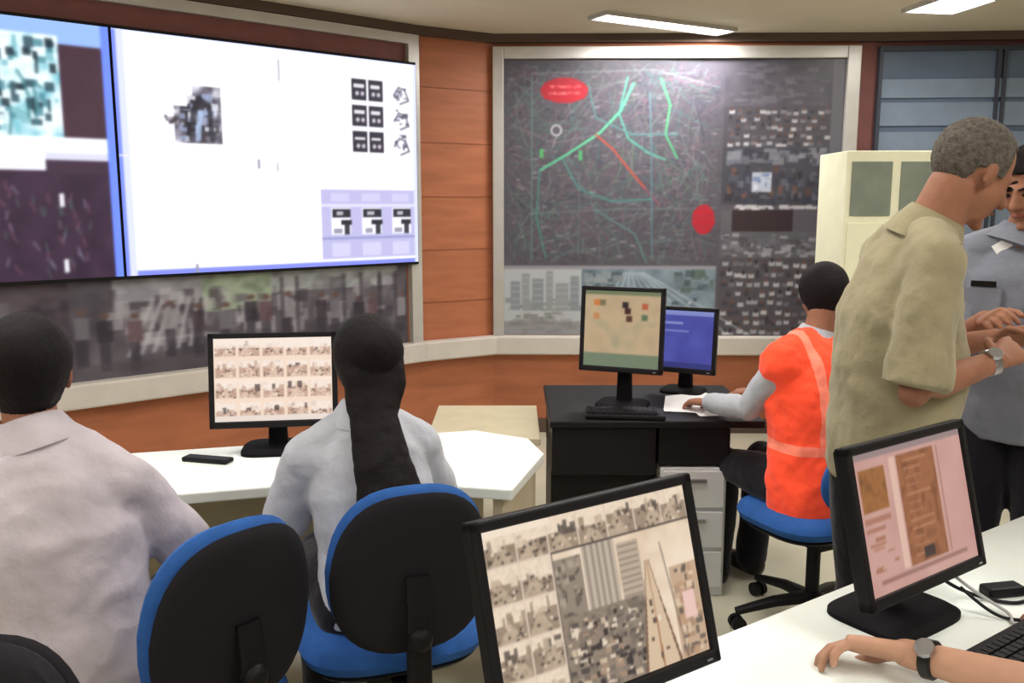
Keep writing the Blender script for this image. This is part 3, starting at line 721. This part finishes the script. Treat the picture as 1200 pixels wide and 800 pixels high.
    mb.loft([(nk-cn*.025,.080*nr,.078*nr),(nk+cn*.008,.072*nr,.070*nr),(nk+cn*.034*ct,.066*nr,.064*nr),(nk+cn*.030*ct,.062*nr,.060*nr)],lat,seg=32); mb.loft([(nk-cn*.03+fwd*.004,.098*nr,.092*nr),(nk-cn*.005,.086*nr,.082*nr),(nk+cn*.03*ct,.068*nr,.066*nr)],lat,seg=32)
    mb.build('collar',o['shirt'],e,org)
    mb=MB(); mb.loft([(pel-up*.10,(hw-.02)*k,.115*k),(pel,hw*k+.008,.130*k),(pel+up*.07+fwd*belly*.25,.158*k+.008,.120*k+belly*.3+.006)],lat,seg=32,n=2.3)
    for s in'LR': leg(mb,s,.014,.014)
    mb.build('trousers',M_navy,e,org,remesh=.010,it=2,disp=(.012,.12))
    mb=MB()
    for s in'LR':
        a=J['an'+s]; fd=Vector(o['foot']).normalized(); q=Vector((-fd.y,fd.x,0)); z=a.z-.075
        mb.loft([(Vector((a.x,a.y,z+.04))-fd*.07,.025,.03),(Vector((a.x,a.y,z+.05))-fd*.04,.036,.05),(Vector((a.x,a.y,z+.05))+fd*.02,.04,.05),(Vector((a.x,a.y,z+.035))+fd*.10,.046,.034),(Vector((a.x,a.y,z+.028))+fd*.17,.038,.026),(Vector((a.x,a.y,z+.024))+fd*.195,.02,.015)],q,n=2.6)
    mb.build('shoes',M_shoe,e,org,subd=1)
    return e,org,H,R,dict(torso=torso,up=up,fwd=fwd,lat=lat,J=J)
def seated_legs(J,fwd,sp=.09,kz=.545):
    f=Vector((fwd[0],fwd[1],0)).normalized(); r=Vector((f.y,-f.x,0)); p=Vector(J['pel'])
    for s,g in(('L',-1),('R',1)):
        h=p+r*g*sp+Vector((0,0,-.02)); kn=h+f*.40+r*g*.02; kn.z=kz; an=kn+f*.04; an.z=.085
        J['hip'+s],J['kn'+s],J['an'+s]=h,kn,an
    return J
# seated man (left)
J=seated_legs(dict(pel=(-.97,1.87,.575),ch=(-1.01,1.88,.88),nk=(-1.055,1.91,1.10),hd=(-1.085,1.95,1.228),
  shR=(-.875,1.92,.995),shL=(-1.235,1.85,.995),elR=(-.785,2.05,.77),elL=(-1.30,2.03,.77),wrR=(-.95,2.26,.775),wrL=(-1.20,2.30,.79)),(-.2,.98))
e,og,H,R,T=figure('seated_man',J,(.98,.2,0),(-.45,.88,-.1),(0,.1,1),dict(shirt=M_shirtw,foot=(-.2,.98,0),bulk=1.04,sleeve=.95,loose=.010,wr=.028,hs=1.08,neck=.98))
hand(e,og,J['wrR'],(-.45,.9,-.02),(0,0,-1),1,.25,M_skin,'hand_right'); hand(e,og,J['wrL'],(.2,.95,-.08),(0,0,-1),-1,.25,M_skin,'hand_left')
# seated woman with pony tail
J=seated_legs(dict(pel=(-.34,2.20,.60),ch=(-.37,2.24,.86),nk=(-.385,2.28,1.055),hd=(-.385,2.32,1.188),
  shR=(-.255,2.325,.965),shL=(-.535,2.215,.965),elR=(-.20,2.41,.755),elL=(-.61,2.28,.745),wrR=(-.34,2.62,.79),wrL=(-.64,2.52,.79)),(-.34,.94),kz=.57)
e,og,H,R,T=figure('seated_woman',J,(.94,.34,0),(-.38,.9,-.12),(0,.1,1),dict(shirt=M_shirtb,foot=(-.34,.94,0),bulk=.90,sleeve=.95,loose=.012,hair='long',skin=M_skin,wr=.024,hs=.98))
hand(e,og,J['wrR'],(-.6,.8,-.05),(0,0,-1),1,.25,M_skin,'hand_right',.92); hand(e,og,J['wrL'],(-.1,.97,-.05),(0,0,-1),-1,.25,M_skin,'hand_left',.92)
mb=MB()
mb.loft([(H((0,-.03,.06)),.05,.05),(H((0,-.052,.0)),.086,.058),(H((.003,-.075,-.06)),.080,.050),(Vector((-.352,2.205,1.07)),.064,.042),(Vector((-.325,2.145,.97)),.072,.044),(Vector((-.295,2.10,.87)),.088,.044),(Vector((-.272,2.085,.80)),.084,.038),(Vector((-.26,2.08,.74)),.055,.028),(Vector((-.255,2.08,.71)),.025,.015)],(.94,.34,0),seg=40)
mb.build('ponytail',M_hair,e,og,remesh=.007,it=3,disp=(.012,.05))
# standing officer in khaki
J=dict(pel=(1.015,2.34,.99),ch=(1.015,2.34,1.31),nk=(1.085,2.33,1.535),hd=(1.185,2.32,1.682),
  shR=(1.03,2.155,1.465),shL=(1.05,2.52,1.465),elR=(.975,2.11,1.15),elL=(1.12,2.56,1.16),wrR=(1.215,2.19,1.215),wrL=(1.325,2.40,1.24),
  hipR=(1.005,2.255,.93),hipL=(1.005,2.435,.93),knR=(1.02,2.26,.51),knL=(1.02,2.45,.51),anR=(1.0,2.27,.085),anL=(1.0,2.46,.085))
e,og,H,R,T=figure('standing_officer',J,(.05,-1,0),(.85,.16,-.45),(.45,0,.9),dict(shirt=M_khaki,foot=(1,0,0),bulk=1.06,belly=.05,sleeve=.96,loose=.024,hair='thin',hairmat=M_hairg,skin=M_skin,wr=.028,shirt_low=.13,hs=1.10,neck=1.14,collar=1.3))
hand(e,og,J['wrR'],(.75,.5,.25),(-.2,.5,-.6),1,.45,M_skin,'hand_right'); hand(e,og,J['wrL'],(.6,-.6,.15),(-.3,-.5,-.6),-1,.5,M_skin,'hand_left')
wristband(e,og,Vector(J['wrR'])-Vector((.02,.006,.005)),(.25,.07,.065),M_steel,M_steel)
mb=MB(); mb.box((1.05,2.185,1.530),(.05,.12,.01),R=Matrix.Rotation(.42,3,'X')); mb.box((1.06,2.485,1.530),(.05,.12,.01),R=Matrix.Rotation(-.42,3,'X')); mb.build('epaulettes',M_khaki,e,og,smooth=False,bevel=.003)
# second officer
J=dict(pel=(1.63,2.82,.98),ch=(1.61,2.80,1.30),nk=(1.585,2.77,1.50),hd=(1.575,2.73,1.655),
  shR=(1.45,2.90,1.43),shL=(1.755,2.665,1.43),elR=(1.395,2.76,1.17),elL=(1.74,2.48,1.17),wrR=(1.36,2.53,1.275),wrL=(1.50,2.42,1.26),
  hipR=(1.56,2.87,.92),hipL=(1.70,2.77,.92),knR=(1.54,2.84,.5),knL=(1.70,2.74,.5),anR=(1.56,2.87,.085),anL=(1.72,2.77,.085))
e,og,H,R,T=figure('uniformed_officer',J,(-.8,.6,0),(-.8,-.5,-.35),(-.2,-.1,1),dict(shirt=M_grey,foot=(-.6,-.8,0),bulk=1.05,belly=.02,sleeve=.9,loose=.018,hair='short',skin=M_skin,shirt_low=.12,neck=1.05))
hand(e,og,J['wrR'],(-.25,-.9,.2),(.5,-.1,-.7),1,.5,M_skin,'hand_right'); hand(e,og,J['wrL'],(-.85,-.3,.15),(.1,-.4,-.9),-1,.5,M_skin,'hand_left')
ff=Vector((-.6,-.8,0)); rr=Vector((-.8,.6,0)); Rz=Matrix.Rotation(math.atan2(rr.y,rr.x),3,'Z')
c=Vector((1.605,2.79,1.36))+ff*.142
mb=MB(); mb.box(c+rr*.085,(.07,.006,.018),R=Rz); mb.build('name_tag',M_shoe,e,og,smooth=False)
mb=MB(); mb.box(c+rr*.085+Vector((0,0,-.06))-ff*.004,(.10,.008,.10),R=Rz); mb.box(c-rr*.085+Vector((0,0,-.06))-ff*.004,(.10,.008,.10),R=Rz); mb.build('chest_pockets',M_grey,e,og,smooth=False,bevel=.003)
mb=MB(); mb.box(c+rr*.05+Vector((0,0,.115))-ff*.05,(.05,.008,.03),R=Rz@Matrix.Rotation(.6,3,'Y')); mb.box(c-rr*.05+Vector((0,0,.115))-ff*.05,(.05,.008,.03),R=Rz@Matrix.Rotation(-.6,3,'Y')); mb.build('collar_badges',M_paper,e,og,smooth=False)
# seated person in safety vest
J=seated_legs(dict(pel=(1.15,3.24,.575),ch=(1.14,3.27,.89),nk=(1.15,3.31,1.11),hd=(1.175,3.35,1.262),
  shR=(1.30,3.38,1.03),shL=(.995,3.215,1.03),elR=(1.26,3.60,.86),elL=(.905,3.32,.83),wrR=(1.06,3.78,.80),wrL=(.80,3.55,.80)),(-.45,.89),.08)
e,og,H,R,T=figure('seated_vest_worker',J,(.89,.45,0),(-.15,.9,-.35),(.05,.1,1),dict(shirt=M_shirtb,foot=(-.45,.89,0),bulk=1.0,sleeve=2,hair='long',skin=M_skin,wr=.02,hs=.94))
hand(e,og,J['wrR'],(-.8,.3,-.1),(0,0,-1),1,.3,M_skin,'hand_right',.95); hand(e,og,J['wrL'],(-.5,.8,-.1),(0,0,-1),-1,.3,M_skin,'hand_left',.95)
# vest cloth with sewn-in reflective tape (braces + waist band)
nt=M_vest.node_tree; b=nt.nodes['Principled BSDF']; src=b.inputs['Base Color'].links[0].from_socket
tc=nt.nodes.new('ShaderNodeTexCoord')
def mth(op,a,bv=None):
    n=nt.nodes.new('ShaderNodeMath'); n.operation=op
    if hasattr(a,'links'): nt.links.new(a,n.inputs[0])
    else: n.inputs[0].default_value=a
    if bv is not None:
        if hasattr(bv,'links'): nt.links.new(bv,n.inputs[1])
        else: n.inputs[1].default_value=bv
    return n.outputs[0]
dt=nt.nodes.new('ShaderNodeVectorMath'); dt.operation='DOT_PRODUCT'; nt.links.new(tc.outputs['Object'],dt.inputs[0]); dt.inputs[1].default_value=tuple(T['lat'])
sp=nt.nodes.new('ShaderNodeSeparateXYZ'); nt.links.new(tc.outputs['Object'],sp.inputs[0])
br=mth('LESS_THAN',mth('ABSOLUTE',mth('SUBTRACT',mth('ABSOLUTE',dt.outputs['Value']),.085)),.018)
br=mth('MULTIPLY',br,mth('GREATER_THAN',sp.outputs['Z'],.74))
wb=mth('LESS_THAN',mth('ABSOLUTE',mth('SUBTRACT',sp.outputs['Z'],.72)),.018)
fac=mth('MAXIMUM',br,wb)
mx=nt.nodes.new('ShaderNodeMix'); mx.data_type='RGBA'; nt.links.new(fac,mx.inputs['Factor']); nt.links.new(src,mx.inputs['A']); mx.inputs['B'].default_value=lin((236,140,118))
nt.links.new(mx.outputs['Result'],b.inputs['Base Color'])
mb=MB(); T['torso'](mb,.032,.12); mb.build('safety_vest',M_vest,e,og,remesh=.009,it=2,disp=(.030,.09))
# operator at near desk
J=seated_legs(dict(pel=(1.17,1.03,.575),ch=(1.13,1.10,.88),nk=(1.09,1.15,1.08),hd=(1.05,1.21,1.24),
  shR=(1.26,1.22,1.0),shL=(.97,1.05,1.0),elR=(1.33,1.42,.84),elL=(.93,1.27,.83),wrR=(1.16,1.62,.80),wrL=(.715,1.51,.795)),(-.57,.82))
e,og,H,R,T=figure('desk_operator',J,(.82,.57,0),(-.5,.82,-.2),(-.05,.1,1),dict(shirt=M_shirtb,foot=(-.57,.82,0),sleeve=.8,skin=M_skin2))
hand(e,og,J['wrL'],(-.9,.34,.02),(-.10,-.45,-.8),-1,.45,M_skin2,'hand_left',1.1); hand(e,og,J['wrR'],(-.6,.8,-.05),(0,0,-1),1,.3,M_skin2,'hand_right')
wristband(e,og,Vector(J['wrL'])+Vector((.03,-.034,.005)),(-.215,.24,-.035),M_shoe,M_steel,.032)
chair('office_chair',1.19,1.01,(-.57,.82),.93,.2)
chair('office_chair',-.86,1.04,(-.05,-1),.925,.2,cush=M_fabblk)

# ---------------------------------------------------------------- world + camera
w=bpy.data.worlds.new('w'); scene.world=w; w.use_nodes=True; w.node_tree.nodes['Background'].inputs[0].default_value=(.5,.5,.6,1); w.node_tree.nodes['Background'].inputs[1].default_value=.3
cam=bpy.data.cameras.new('cam'); co=bpy.data.objects.new('camera',cam); scene.collection.objects.link(co); scene.camera=co
co.location=(0,0,1.6); co.rotation_euler=(math.radians(90-8.75),0,0); cam.sensor_width=36; cam.lens=31.2; cam.clip_start=.02
